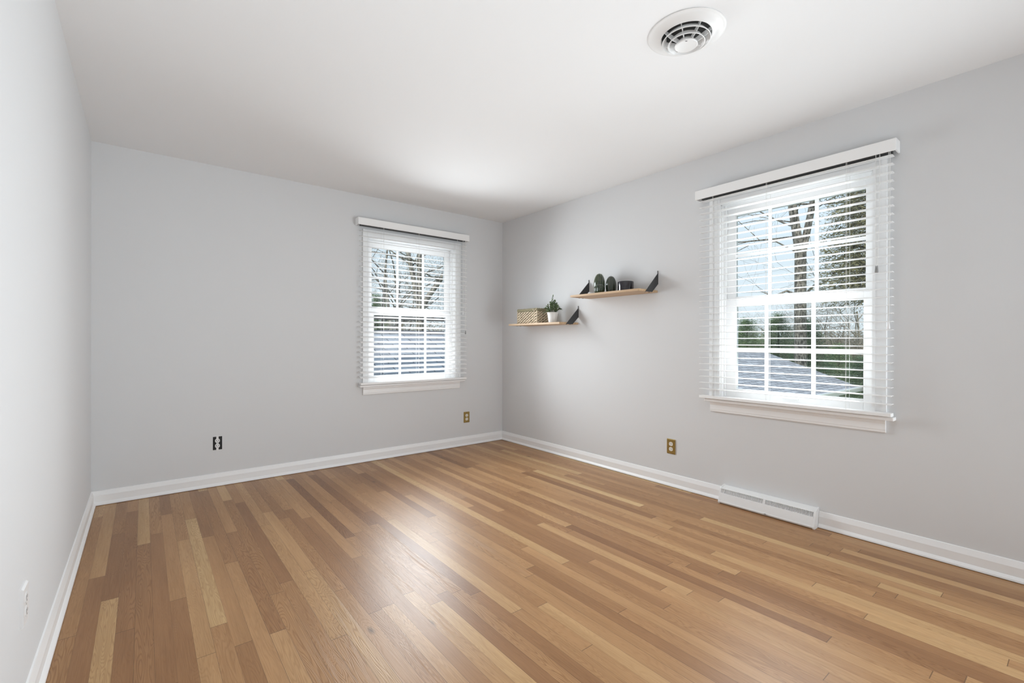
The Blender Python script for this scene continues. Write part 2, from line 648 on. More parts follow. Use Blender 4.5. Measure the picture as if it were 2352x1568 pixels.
# ------------------------------------------------------------------ windows
def window(name, T, o0, o1, c0, c1, lg, ug, lm, um, sl, storm=False):
    """o: opening, c: casing outer edges, lg/ug: lower/upper glass span, lm/um muntin centres, sl: stool ends (all low->high u)"""
    root = empty(name)
    tag(root, kind='structure')
    # casing: two legs and a head, stepped profile
    bm = bmesh.new()
    for a, b, sgn in ((c0, o0, 1), (o1, c1, -1)):
        ww = b - a
        bx(bm, a, b, -0.013, 0, 0.705, 2.13, T)
        if sgn > 0:
            bx(bm, a, a + ww * 0.3, -0.018, -0.013, 0.705, 2.13, T)
            bx(bm, b - ww * 0.22, b, -0.0155, -0.013, 0.705, 2.13, T)
        else:
            bx(bm, b - ww * 0.3, b, -0.018, -0.013, 0.705, 2.13, T)
            bx(bm, a, a + ww * 0.22, -0.0155, -0.013, 0.705, 2.13, T)
    bx(bm, o0 + 0.0002, o1 - 0.0002, -0.0128, 0, ZO1, 2.13, T)
    obj('casing', bm, M_trim, root)
    # jamb lining and stops
    bm = bmesh.new()
    j = 0.006
    bx(bm, o0, o0 + j, 0, TH, ZO0, ZO1, T)
    bx(bm, o1 - j, o1, 0, TH, ZO0, ZO1, T)
    bx(bm, o0, o1, 0, TH, ZO1 - j, ZO1, T)
    bx(bm, o0, o1, 0.045, TH + 0.02, ZO0, ZO0 + j, T)
    for a, b in ((o0 + j, o0 + j + 0.012), (o1 - j - 0.012, o1 - j)):
        bx(bm, a, b, 0.028, 0.040, ZO0 + j, ZO1 - j, T)
    obj('jamb', bm, M_trim, root)

    def sash(nm, w0, w1, z0, z1, g0, g1, gz0, gz1, mus, mz):
        a, b = o0 + j + 0.001, o1 - j - 0.001
        bm = bmesh.new()
        bx(bm, a, g0, w0, w1, z0, z1, T)
        bx(bm, g1, b, w0, w1, z0, z1, T)
        bx(bm, g0, g1, w0, w1, z0, gz0, T)
        bx(bm, g0, g1, w0, w1, gz1, z1, T)
        s = obj(nm, bm, M_trim, root, bevel=0.0015)
        wm = (w0 + w1) / 2
        bm = bmesh.new()
        for m_ in mus:
            bx(bm, m_ - 0.011, m_ + 0.011, wm - 0.011, wm - 0.0025, gz0, gz1, T)
        bx(bm, g0, g1, wm - 0.0105, wm - 0.0027, mz - 0.011, mz + 0.011, T)
        obj('muntins', bm, M_trim, s)
        bm = bmesh.new()
        bx(bm, g0, g1, wm - 0.0015, wm + 0.0015, gz0, gz1, T)
        obj('glass', bm, M_glass, s)
        return s

    ls = sash('lower_sash', 0.042, 0.076, ZO0 + 0.008, 1.397, lg[0], lg[1], 0.781, 1.350, lm, 1.055)
    sash('upper_sash', 0.080, 0.114, 1.372, ZO1 - 0.008, ug[0], ug[1], 1.422, 1.992, um, 1.708)
    if storm:
        bm = bmesh.new()
        for a_, b_, z0_, z1_ in ((o0, o0 + 0.030, ZO0 + 0.006, 1.344), (o1 - 0.038, o1, ZO0 + 0.006, 1.344), (o0, o1, 1.314, 1.350)):
            bx(bm, a_ + 0.007, b_ - 0.007, 0.122, 0.134, z0_, z1_, T)
        obj('storm_frame', bm, mat('storm_frame', (0.05, 0.05, 0.052), 0.5), root)
    # sash lock and lift
    bm = bmesh.new()
    um_ = (o0 + o1) / 2
    bx(bm, um_ - 0.03, um_ + 0.03, 0.046, 0.072, 1.397, 1.401, T)
    bx(bm, um_ - 0.012, um_ + 0.022, 0.050, 0.066, 1.401, 1.411, T)
    obj('sash_lock', bm, M_white, ls)
    bm = bmesh.new()
    bx(bm, um_ - 0.045, um_ + 0.045, 0.034, 0.042, 0.742, 0.748, T)
    obj('sash_lift', bm, M_white, ls)
    # stool and apron
    bm = bmesh.new()
    bx(bm, sl[0], sl[1], -0.052, 0, 0.686, 0.705, T)
    bx(bm, o0, o1, 0, 0.042, ZO0 + 0.001, 0.705, T)
    obj('stool', bm, M_trim, root, bevel=0.004)
    bm = bmesh.new()
    TA = lambda a, p, q: T(a, p, q)
    prism(bm, [(0, 0.614), (-0.011, 0.614), (-0.013, 0.618), (-0.013, 0.626), (-0.015, 0.630), (-0.015, 0.662), (-0.019, 0.670), (-0.019, 0.686), (0, 0.686)], c0 + 0.004, c1 - 0.006, TA)
    obj('apron', bm, M_trim, root)
    return root


window('window_1', TB, -1.55, -0.63, -1.608, -0.564, (-1.481, -0.708), (-1.488, -0.704), (-1.216, -0.941), (-1.226, -0.948), (-1.645, -0.525), storm=True)
window('window_2', TR, -3.405, -2.535, -3.468, -2.460, (-3.350, -2.622), (-3.350, -2.600), (-3.095, -2.820), (-3.099, -2.825), (-3.508, -2.440))


def blind(name, T, u0, u1, v0, v1, vz, tilt, z0, pitch, cords, pull, tiltc, label):
    """u: slat ends, v: valance ends, vz: valance z range"""
    root = empty(name)
    tag(root, label, 'window blind', 'horizontal slat blinds')
    # valance: hollow, open below and at the wall
    bm = bmesh.new()
    bx(bm, v0, v1, -0.078, -0.068, vz[0], vz[1], T)
    bx(bm, v0, v0 + 0.009, -0.068, -0.001, vz[0], vz[1], T)
    bx(bm, v1 - 0.009, v1, -0.068, -0.001, vz[0], vz[1], T)
    obj('valance', bm, M_blind, root, bevel=0.003)
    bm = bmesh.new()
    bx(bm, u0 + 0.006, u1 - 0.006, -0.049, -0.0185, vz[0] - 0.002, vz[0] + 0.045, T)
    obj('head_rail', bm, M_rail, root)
    # slats
    bm = bmesh.new()
    z = z0
    k = 7
    wc, hw, th = -0.0445, 0.0248, 0.0028
    while z < vz[0] - 0.016:
        up = []
        dn = []
        for i in range(k):
            s = -1 + 2 * i / (k - 1)
            cr = 0.0022 * (1 - s * s)
            ow = s * hw
            w_ = wc + ow * cos(tilt)
            zz = z + ow * sin(tilt) + cr
            up.append((w_, zz + th / 2))
            dn.append((w_, zz - th / 2))
        prism(bm, up + dn[::-1], u0, u1, lambda a, p, q: T(a, p, q))
        z += pitch
    obj('slats', bm, M_blind, root)
    bm = bmesh.new()
    bx(bm, u0, u1, -0.070, -0.020, 0.7085, 0.7285, T)
    obj('bottom_rail', bm, M_blind, root, bevel=0.003)
    for c in cords:
        bm = bmesh.new()
        for w in (-0.0715, -0.0175):
            tube(bm, [T(c, w, 0.729), T(c, w, vz[0] + 0.01)], 0.0008, 5)
        zz = z0 - 0.003
        tube(bm, [T(c + 0.004, -0.0725, 0.729), T(c + 0.004, -0.0725, vz[0] + 0.01)], 0.0007, 5)
        obj('ladder_cord', bm, M_cord, root)

    def cord(nm, us, zend, tm, r=0.006):
        bm = bmesh.new()
        for i, u in enumerate(us):
            tube(bm, [T(u, -0.074, vz[0] + 0.01), T(u, -0.0745, (zend + vz[0]) / 2), T((us[0] + us[-1]) / 2 + (u - us[0]) * 0.4, -0.075, zend)], 0.0011, 5)
        c_ = obj(nm, bm, M_cord, root)
        for i, u in enumerate(us):
            bm = bmesh.new()
            uu = (us[0] + us[-1]) / 2 + (u - us[0]) * 0.4
            cx = T(uu, -0.075, zend)
            lathe(bm, [(0, 0.002), (0.002, 0.0), (0.0032, -0.008), (r, -0.032), (r * 0.9, -0.036), (0, -0.036)], 12, cx)
            obj('tassel', bm, tm, c_, smooth=True)
    cord('pull_cord', pull[0], pull[1], M_white)
    cord('tilt_cord', tiltc[0], tiltc[1], M_tass)
    return root


blind('window_blind', TB, -1.646, -0.520, -1.674, -0.494, (2.152, 2.216), R(17), 0.7775, 0.0456,
      (-1.435, -1.075, -0.640), ((-0.573, -0.568), 1.42), ((-0.545, -0.537), 1.215), 'smaller white slat blind with tilted slats hanging on the back wall window')
blind('window_blind', TR, -3.501, -2.412, -3.521, -2.382, (2.120, 2.184), R(1.5), 0.7745, 0.0443,
      (-3.300, -2.870, -2.515), ((-3.494, -3.488), 1.215), ((-3.450, -3.433), 1.520), 'larger white slat blind with open level slats on the right wall window')

# ------------------------------------------------------------------ outlets
def outlet(T, u, z, kind, label):
    """T(u,w,z); u, z centre of the plate"""
    t = empty('power_outlet', T(u, 0, z))
    tag(t, label, 'power outlet', 'wall outlets')
    L = lambda a, w, q: Vector(T(u + a, w, z + q)) - Vector(T(u, 0, z))
    pm = {'brass': M_brass, 'white': M_white, 'open': M_dark}[kind]
    bm = bmesh.new()
    if kind == 'open':
        bx(bm, -0.029, 0.031, -0.001, 0.0, -0.050, 0.050, L)
        obj('junction_box', bm, M_dark, t)
        bm = bmesh.new()
        bx(bm, -0.0075, 0.0075, -0.0045, -0.001, -0.056, 0.056, L)
        obj('mounting_strap', bm, M_white, t)
    else:
        d = 0.006 if kind == 'brass' else 0.008
        prism(bm, [(0, -0.057), (-0.003, -0.057), (-d, -0.052), (-d, 0.052), (-0.003, 0.057), (0, 0.057)], -0.035, 0.035, lambda a, p, q: L(a, p, q))
        obj('cover_plate', bm, pm, t)
    fm = M_ivory if kind == 'brass' else M_white
    w0 = -0.0075 if kind != 'white' else -0.0095
    for s in (-1, 1):
        bm = bmesh.new()
        r = 0.0175
        pts = []
        for k in range(24):
            a = 2 * pi * k / 24
            pts.append((max(-0.0155, min(0.0155, r * cos(a))), r * 0.86 * sin(a)))
        A = [bm.verts.new(L(p, w0, q + s * 0.0195)) for p, q in pts]
        B = [bm.verts.new(L(p, -0.001, q + s * 0.0195)) for p, q in pts]
        bm.faces.new(A)
        for i in range(24):
            bm.faces.new((A[i], A[(i + 1) % 24], B[(i + 1) % 24], B[i]))
        rec = obj('receptacle', bm, fm, t)
        bm = bmesh.new()
        for a, h in ((-0.0062, 0.0042), (0.0062, 0.0034)):
            bx(bm, a - 0.0014, a + 0.0014, w0 - 0.0003, w0 + 0.0001, s * 0.0195 + 0.001 - h, s * 0.0195 + 0.003 + h, L)
        bx(bm, -0.002, 0.002, w0 - 0.0003, w0 + 0.0001, s * 0.0195 - 0.0105, s * 0.0195 - 0.0065, L)
        obj('slots', bm, M_dark, rec)
    bm = bmesh.new()
    tube(bm, [L(0, -0.001, 0), L(0, -0.0085, 0)], 0.003, 10)
    obj('screw', bm, M_steel if kind != 'brass' else M_brass, t)
    return t


outlet(TB, -2.733, 0.325, 'open', 'uncovered outlet with black box edges low on the back wall')
outlet(TB, -0.478, 0.297, 'brass', 'brass outlet on the back wall near the corner, below the smaller window')
outlet(TR, -2.148, 0.303, 'brass', 'brass outlet on the right wall, below and left of the larger window')
TL = lambda u, w, z: (-RW - w, u, z)
outlet(TL, -2.262, 0.350, 'white', 'white outlet plate on the left wall beside the camera')

# ------------------------------------------------------------------ ceiling vent
vt = empty('ceiling_vent', (-1.342, -3.074, H))
tag(vt, 'round white air vent with stepped rings set in the ceiling', 'vent')
bm = bmesh.new()
lathe(bm, [(0.158, -0.0005), (0.159, -0.003), (0.156, -0.005), (0.150, -0.0045), (0.138, -0.006), (0.124, -0.012), (0.112, -0.018), (0.105, -0.019), (0.102, -0.016), (0.101, -0.0005)], 72, close=True)
obj('flange', bm, M_metalw, vt, smooth=True)
bm = bmesh.new()
lathe(bm, [(0, -0.0006), (0.101, -0.0006), (0.101, -0.0003), (0, -0.0003)], 48)
obj('duct_opening', bm, M_dark, vt)
for ri, ro, zt, zb in ((0.086, 0.099, -0.014, -0.034), (0.064, 0.076, -0.026, -0.047)):
    bm = bmesh.new()
    lathe(bm, [(ri - 0.004, zt), (ri - 0.002, zt), (ro, zb + 0.001), (ro + 0.0005, zb - 0.0012), (ro - 0.002, zb - 0.002), (ri - 0.005, zt)], 64, close=True)
    obj('ring', bm, M_metalw, vt, smooth=True)
bm = bmesh.new()
lathe(bm, [(0, -0.030), (0.030, -0.031), (0.046, -0.049), (0.0475, -0.054), (0.044, -0.057), (0.030, -0.054), (0, -0.052)], 48)
hub = obj('hub', bm, M_metalw, vt, smooth=True)
bm = bmesh.new()
bx(bm, -0.0045, 0.0045, -0.0013, 0.0013, -0.0565, -0.0555)
bmesh.ops.transform(bm, matrix=Matrix.Translation((-0.031, -0.019, 0)) @ Matrix.Rotation(R(-38), 4, 'Z'), verts=bm.verts[:])
obj('slot', bm, M_dark, hub)
for k in range(8):
    a = 2 * pi * k / 8 + 0.35
    bm = bmesh.new()
    d = Vector((cos(a), sin(a), 0))
    p = Vector((-sin(a), cos(a), 0)) * 0.0008
    q = [d * 0.030 + Vector((0, 0, -0.036)), d * 0.101 + Vector((0, 0, -0.004)), d * 0.103 + Vector((0, 0, -0.018)), d * 0.088 + Vector((0, 0, -0.030)), d * 0.066 + Vector((0, 0, -0.043)), d * 0.044 + Vector((0, 0, -0.050))]
    A = [bm.verts.new(v + p) for v in q]
    B = [bm.verts.new(v - p) for v in q]
    bm.faces.new(A)
    bm.faces.new(B[::-1])
    for i in range(6):
        bm.faces.new((A[i], A[(i + 1) % 6], B[(i + 1) % 6], B[i]))
    obj('spoke', bm, M_metalw, vt)

# ------------------------------------------------------------------ baseboard register
ht = empty('baseboard_register', (0, -2.853, 0))
tag(ht, 'long white baseboard heat register on the floor under the larger window', 'heat register')
y0, y1 = -0.292, 0.292
TP = lambda a, p, q: (p, a, q)
front = [(-0.080, 0.008), (-0.082, 0.014), (-0.079, 0.020), (-0.066, 0.072)]
bm = bmesh.new()
prism(bm, [(0, 0.003), (-0.076, 0.003), (-0.080, 0.008), (-0.082, 0.014), (-0.079, 0.020), (-0.0665, 0.070), (-0.052, 0.070), (-0.045, 0.003 + 0.06), (0, 0.06)], y0 + 0.008, y1 - 0.008, TP)
obj('front_panel', bm, M_metalw, ht)
bm = bmesh.new()
prism(bm, [(-0.0001, 0.060), (-0.0001, 0.1125), (-0.008, 0.1135), (-0.049, 0.1005), (-0.0535, 0.0975), (-0.052, 0.0945), (-0.012, 0.104), (-0.012, 0.060)], y0 + 0.008, y1 - 0.008, TP)
obj('top_hood', bm, M_metalw, ht)
bm = bmesh.new()
bx(bm, -0.046, -0.040, y0 + 0.01, y1 - 0.01, 0.058, 0.100)
obj('grille_back', bm, M_dark, ht)
bm = bmesh.new()
nf = 76
for i in range(nf + 1):
    y = y0 + 0.012 + (y1 - y0 - 0.024) * i / nf
    w = 0.0017 if i != nf // 2 else 0.0045
    prism(bm, [(-0.0655, 0.069), (-0.0535, 0.0965), (-0.049, 0.0965), (-0.050, 0.069)], y - w, y + w, TP)
obj('grille', bm, M_metalw, ht)
for a, b in ((y0, y0 + 0.009), (y1 - 0.009, y1)):
    bm = bmesh.new()
    prism(bm, [(0, 0), (-0.078, 0), (-0.083, 0.008), (-0.083, 0.016), (-0.080, 0.022), (-0.056, 0.097), (-0.050, 0.103), (-0.008, 0.116), (0, 0.115)], a, b, TP)
    obj('end_cap', bm, M_metalw, ht)
bm = bmesh.new()
bx(bm, -0.087, -0.078, -0.022, -0.012, 0.010, 0.017)
obj('damper_lever', bm, M_steel, ht)

# ------------------------------------------------------------------ shelves
def shelf(y0, y1, zb, label):
    t = empty('wall_shelf', (0, (y0 + y1) / 2, zb))
    tag(t, label, 'shelf', 'floating wood shelves')
    h = (y1 - y0) / 2
    bm = bmesh.new()
    bx(bm, -0.246, -0.001, -h, h, 0, 0.018)
    obj('board', bm, M_shelf, t, bevel=0.0015)
    for s in (-1, 1):
        bm = bmesh.new()
        a, b = s * (h + 0.0006), s * (h + 0.0042)
        prism(bm, [(-0.0005, 0.172), (-0.0005, 0.068), (-0.0795, 0.0004), (-0.164, 0.0004), (-0.006, 0.150), (-0.007, 0.172)], min(a, b), max(a, b), lambda a, p, q: (p, a, q))
        br = obj('bracket', bm, M_bracket, t)
        for px in (-0.145, -0.098):
            bm = bmesh.new()
            lathe(bm, [(0, -0.004), (0.003, -0.0036), (0.0045, -0.0015), (0.0045, 0.0002), (0, 0.0002)], 12, (px, s * (h - 0.012), 0))
            obj('screw', bm, M_bracket, br)
    return t


shelf(-2.024, -1.306, 1.492, 'upper wood shelf holding the green cactus ornament and black jar')
shelf(-1.170, -0.432, 1.264, 'lower wood shelf holding the woven basket and potted plant')
ZU, ZL = 1.510, 1.282

# cactus ornament
ct = empty('cactus_ornament', (-0.115, -1.56, ZU))
tag(ct, 'glossy dark green ceramic cactus trio on the upper shelf', 'ornament')


def dome(rad, hgt, belly=0.45, n=18):
    pr = [(rad * 0.80, 0.0)]
    for i in range(1, n + 1):
        t = i / n
        z = hgt * t
        if t < belly:
            s = 0.80 + 0.20 * sin(pi / 2 * t / belly)
        else:
            q = (t - belly) / (1 - belly)
            s = math.sqrt(max(0, 1 - q * q))
        pr.append((rad * s if i < n else 0.0, z))
    return pr


for (cx, cy, rad, hgt, ribs, amp, m_) in ((0.0, 0.035, 0.047, 0.180, 14, 0.05, M_cactus), (0.025, -0.070, 0.043, 0.150, 12, 0.075, M_cactus_b), (-0.055, -0.012, 0.044, 0.082, 14, 0.085, M_cactus)):
    bm = bmesh.new()
    lathe(bm, dome(rad, hgt), 112, (cx, cy, 0), mod=lambda a, z: 1 + amp * (abs(cos(ribs * a / 2)) - 0.6))
    s_ = obj('stem', bm, m_, ct, smooth=True)
    if hgt > 0.17:
        bm = bmesh.new()
        pr = dome(rad, hgt, n=40)
        for k in range(ribs):
            a = 2 * pi * (k) / ribs
            for i in range(6, 40, 2):
                r, z = pr[i]
                if r < 0.008:
                    continue
                r *= 1 + amp * 0.4
                bmesh.ops.create_icosphere(bm, subdivisions=1, radius=0.0021, matrix=Matrix.Translation((cx + r * cos(a), cy + r * sin(a), z)))
        obj('dots', bm, M_dot, s_, smooth=True)

# black jar
jr = empty('candle_jar', (-0.115, -1.803, ZU))
tag(jr, 'short glossy black candle jar standing on the upper shelf', 'jar')
bm = bmesh.new()
lathe(bm, [(0.058, 0), (0.0625, 0.004), (0.0635, 0.074), (0.062, 0.080), (0.059, 0.082), (0.058, 0.080), (0.058, 0.050), (0, 0.050)], 64)
obj('jar', bm, M_candle, jr, smooth=True)
bm = bmesh.new()
lathe(bm, [(0, 0.0502), (0.0575, 0.0502), (0.0575, 0.0602), (0, 0.0605)], 48)
obj('wax', bm, M_dark, jr)

# woven basket
rnd = random.Random(4)
bk = empty('woven_basket', (-0.105, -0.653, ZL))
tag(bk, 'rectangular woven seagrass basket on the lower shelf beside the plant', 'basket')
hx, hy, hh = 0.082, 0.148, 0.148
bm = bmesh.new()
bx(bm, -hx + 0.008, hx - 0.008, -hy + 0.008, hy - 0.008, 0.001, hh - 0.03)
obj('lining', bm, M_basket_in, bk)
bm = bmesh.new()
rows = 9
for r in range(rows):
    z = 0.008 + r * (hh - 0.036) / (rows - 0.2)
    for side in range(4):
        ax, L_ = ((Vector((0, 1, 0)), hy), (Vector((1, 0, 0)), hx), (Vector((0, 1, 0)), hy), (Vector((1, 0, 0)), hx))[side]
        off = (Vector((-hx, 0, 0)), Vector((0, -hy, 0)), Vector((hx, 0, 0)), Vector((0, hy, 0)))[side]
        n = 7 if L_ > 0.1 else 4
        for i in range(n):
            p = -L_ + (i + 0.5 + (0.5 if r % 2 else 0) * 0.9 - 0.22) * 2 * L_ / n
            p = max(-L_ + 0.014, min(L_ - 0.014, p))
            sg = 1 if side in (0, 3) else -1
            d = ax * (2 * L_ / n * 1.12) + Vector((0, 0, -sg * (0.010 + rnd.uniform(-0.003, 0.004))))
            ellipsoid(bm, off * (1 - 0.004 / max(hx, hy)) + ax * p + Vector((0, 0, z + rnd.uniform(-0.0015, 0.0015))), d, 0.0072, 0.0066)
for sx_ in (-1, 1):
    for sy_ in (-1, 1):
        tube(bm, [(sx_ * hx, sy_ * hy, 0.002), (sx_ * (hx + 0.001), sy_ * (hy + 0.001), hh * 0.5), (sx_ * hx, sy_ * hy, hh - 0.02)], 0.0055, 8)
obj('weave', bm, M_basket, bk, smooth=True)
bm = bmesh.new()
for side in range(4):
    ax, L_ = ((Vector((0, 1, 0)), hy), (Vector((1, 0, 0)), hx), (Vector((0, 1, 0)), hy), (Vector((1, 0, 0)), hx))[side]
    off = (Vector((-hx, 0, 0)), Vector((0, -hy, 0)), Vector((hx, 0, 0)), Vector((0, hy, 0)))[side]
    n = int(2 * L_ / 0.0075)
    for i in range(n + 1):
        p = -L_ + 2 * L_ * i / n
        d = Vector((0, 0, 0.034)) + ax * rnd.uniform(0.002, 0.010)
        ellipsoid(bm, off * 1.01 + ax * p + Vector((0, 0, hh - 0.016 + rnd.uniform(-0.002, 0.002))), d, 0.0058, 0.0058, 6, 4)
obj('rim', bm, M_rim, bk, smooth=True)
bm = bmesh.new()
tube(bm, [(-hx - 0.004, -hy + 0.06, hh - 0.006), (-hx - 0.010, -hy + 0.03, hh - 0.030), (-hx - 0.009, -hy + 0.006, hh - 0.012), (-hx - 0.006, -hy - 0.004, hh + 0.001)], 0.0028, 6)
obj('tie', bm, M_basket, bk, smooth=True)

# potted plant
pl = empty('potted_plant', (-0.125, -0.955, ZL))
tag(pl, 'small bushy green plant in a white ribbed pot on the lower shelf', 'plant')
bm = bmesh.new()
pp = [(0.036, 0), (0.038, 0.002)]
for i in range(9):
    z = 0.004 + i * 0.0095
    r = 0.038 + 0.013 * (z / 0.1)
    pp += [(r, z), (r + 0.0012, z + 0.0047)]
pp += [(0.0525, 0.092), (0.0535, 0.098), (0.0515, 0.100), (0.049, 0.097), (0.047, 0.088), (0, 0.088)]
lathe(bm, pp, 56)
pot = obj('pot', bm, M_pot, pl, smooth=True)
bm = bmesh.new()
lathe(bm, [(0, 0.0885), (0.0465, 0.0885), (0.045, 0.0935), (0, 0.0955)], 32)
obj('soil', bm, M_soil, pl)
rnd = random.Random(11)
bs = bmesh.new()
bl = bmesh.new()


def leaf(bm, p, d, l, w, up):
    d = d.normalized()
    s = d.cross(up)
    s = s.normalized() if s.length > 1e-4 else d.orthogonal().normalized()
    nn = s.cross(d)
    pts = [(0, 0, 0), (0.35, 0.5, 0.10), (0.72, 0.42, 0.08), (1, 0, 0), (0.72, -0.42, 0.08), (0.35, -0.5, 0.10)]
    vs = [bm.verts.new(p + d * (a * l) + s * (b * w) + nn * (c * w)) for a, b, c in pts]
    mid = bm.verts.new(p + d * (0.5 * l) - nn * (0.06 * w))
    for i in range(6):
        bm.faces.new((vs[i], vs[(i + 1) % 6], mid))


for i in range(52):
    a = rnd.uniform(0, 2 * pi)
    lean = rnd.uniform(0.0, 1.0) ** 0.6
    top = Vector((cos(a) * 0.094 * lean, sin(a) * 0.094 * lean, 0.10 + (0.140 - 0.115 * lean ** 1.1) * rnd.uniform(0.6, 1.0)))
    if i == 0:
        top = Vector((0.003, -0.004, 0.258))
    if i in (1, 2, 3):
        top = Vector((cos(a) * 0.095, sin(a) * 0.095, 0.095))
    base = Vector((cos(a) * 0.026, sin(a) * 0.026, 0.092))
    pts = []
    for k in range(6):
        t = k / 5
        q = base.lerp(top, t)
        q.z += 0.018 * sin(pi * t)
        pts.append(q + Vector((rnd.uniform(-1, 1), rnd.uniform(-1, 1), 0)) * 0.002)
    tube(bs, pts, [0.0014 - 0.0008 * k / 5 for k in range(6)], 5)
    for k in range(22):
        t = 0.18 + 0.82 * k / 21
        j = min(4, int(t * 5))
        q = pts[j].lerp(pts[j + 1], t * 5 - j)
        b = rnd.uniform(0, 2 * pi)
        d = (pts[j + 1] - pts[j]).normalized() * 0.6 + Vector((cos(b), sin(b), rnd.uniform(-0.1, 0.7))) * 0.9
        leaf(bl, q, d, rnd.uniform(0.011, 0.019), rnd.uniform(0.007, 0.010), Vector((0, 0, 1)))
obj('stems', bs, M_stem, pl)
obj('foliage', bl, M_leaf, pl)

# ------------------------------------------------------------------ outdoors
GZ = -2.95
CAM = Vector((-3.17794, -4.18298, 1.11205))


def ground_at(px, dist):
    """place on the lawn along the sight line to a picture column, dist metres off"""
    v = f_ + r_ * ((px - 1176) / 1068.16)
    v.z = 0
    v.normalize()
    p = CAM + v * dist
    return Vector((p.x, p.y, GZ))


bm = bmesh.new()
bx(bm, -60, 120, -60, 120, GZ - 0.3, GZ)
tag(obj('ground', bm, M_grass), kind='structure')


def face_uv(bm, pts, udir, vdir, uvl):
    vs = [bm.verts.new(p) for p in pts]
    f = bm.faces.new(vs)
    o = Vector(pts[0])
    for l in f.loops:
        d = l.vert.co - o
        l[uvl].uv = (d.dot(udir), d.dot(vdir))


# lower roof right outside the back wall window
bm = bmesh.new()
uvl = bm.loops.layers.uv.new('UVMap')
E0, E1 = Vector((-6, 0.17, 0.50)), Vector((2.2, 0.17, 0.50))
R0, R1 = Vector((-6, 2.25, 1.235)), Vector((2.2, 2.25, 1.235))
B0, B1 = Vector((-6, 4.4, 0.48)), Vector((2.2, 4.4, 0.48))
vd = (R0 - E0).normalized()
face_uv(bm, [E0, E1, R1, R0], Vector((1, 0, 0)), vd, uvl)
face_uv(bm, [B1, B0, R0, R1], Vector((1, 0, 0)), vd, uvl)
lr = empty('lower_roof', (-2, 2.25, GZ))
tag(lr, 'grey shingled roof just outside the smaller back window', 'roof')


def shift(bm, d):
    bmesh.ops.translate(bm, verts=bm.verts[:], vec=Vector(d))
    return bm


off = -Vector((-2, 2.25, GZ))
me_roof = obj('shingles', shift(bm, off), M_roof, lr)
bm = bmesh.new()
prism(bm, [(2.17, 1.218), (2.25, 1.262), (2.33, 1.218), (2.25, 1.236)], -6, 2.2, lambda a, p, q: (a, p, q))
obj('ridge_cap', shift(bm, off), M_roof, lr)
bm = bmesh.new()
bx(bm, -5.8, 2.0, 0.3, 4.2, GZ, 0.46)
obj('walls', shift(bm, off), M_siding, lr)

# garage with hip roof outside the larger window
gx1, gy0, gy1 = 13.27, 0.15, 4.05
gx0 = 3.2
ze, zr = -0.228, 0.84
hw = (gy1 - gy0) / 2
gr = empty('garage', (8, 2.1, GZ))
tag(gr, 'low garage with grey hip roof and white gutter outside the larger window', 'garage')
off = -Vector((8, 2.1, GZ))
bm = bmesh.new()
uvl = bm.loops.layers.uv.new('UVMap')
c00, c10, c11, c01 = Vector((gx0, gy0, ze)), Vector((gx1, gy0, ze)), Vector((gx1, gy1, ze)), Vector((gx0, gy1, ze))
ra, rb = Vector((gx0 + hw, (gy0 + gy1) / 2, zr)), Vector((gx1 - hw, (gy0 + gy1) / 2, zr))
X_, Y_ = Vector((1, 0, 0)), Vector((0, 1, 0))
face_uv(bm, [c00, c10, rb, ra], X_, (Vector((0, hw, zr - ze))).normalized(), uvl)
face_uv(bm, [c11, c01, ra, rb], -X_, (Vector((0, -hw, zr - ze))).normalized(), uvl)
face_uv(bm, [c10, c11, rb], Y_, (Vector((-hw, 0, zr - ze))).normalized(), uvl)
face_uv(bm, [c01, c00, ra], -Y_, (Vector((hw, 0, zr - ze))).normalized(), uvl)
obj('shingles', shift(bm, off), M_roof, gr)
bm = bmesh.new()
for a, b in ((c00, c10), (c10, c11), (c11, c01), (c01, c00)):
    d = (b - a).normalized()
    o_ = Vector((d.y, -d.x, 0))
    pr = [(0.0, 0.02), (0.11, 0.03), (0.11, 0.0), (0.07, -0.10), (0.0, -0.10)]
    prism(bm, pr, -0.11, (b - a).length + 0.11, lambda t, p, q: a + d * t + o_ * p + Vector((0, 0, q)))
obj('gutter', shift(bm, off), M_fascia, gr)
bm = bmesh.new()
bx(bm, gx0 + 0.4, gx1 - 0.4, gy0 + 0.4, gy1 - 0.4, GZ, ze)
obj('walls', shift(bm, off), M_siding, gr)

# distant house
dh = empty('neighbouring_house', ground_at(1888, 58))
dh.scale = (0.62, 0.62, 0.62)
tag(dh, 'distant tan house seen between trees through the larger window', 'house')
bm = bmesh.new()
bx(bm, -4, 4, -5, 5, 0, 5.4)
obj('walls', bm, mat('tan_siding', (0.45, 0.40, 0.31), 0.8), dh)
bm = bmesh.new()
prism(bm, [(-4.5, 5.3), (4.5, 5.3), (0, 7.2)], -5.3, 5.3, lambda a, p, q: (p, a, q))
obj('roof', bm, mat('house_roof', (0.22, 0.21, 0.21), 0.9), dh)
bm = bmesh.new()
bx(bm, -4.03, -3.98, -0.9, 0.7, 4.3, 5.1)
obj('window', bm, mat('dark_pane', (0.03, 0.03, 0.05), 0.1), dh)


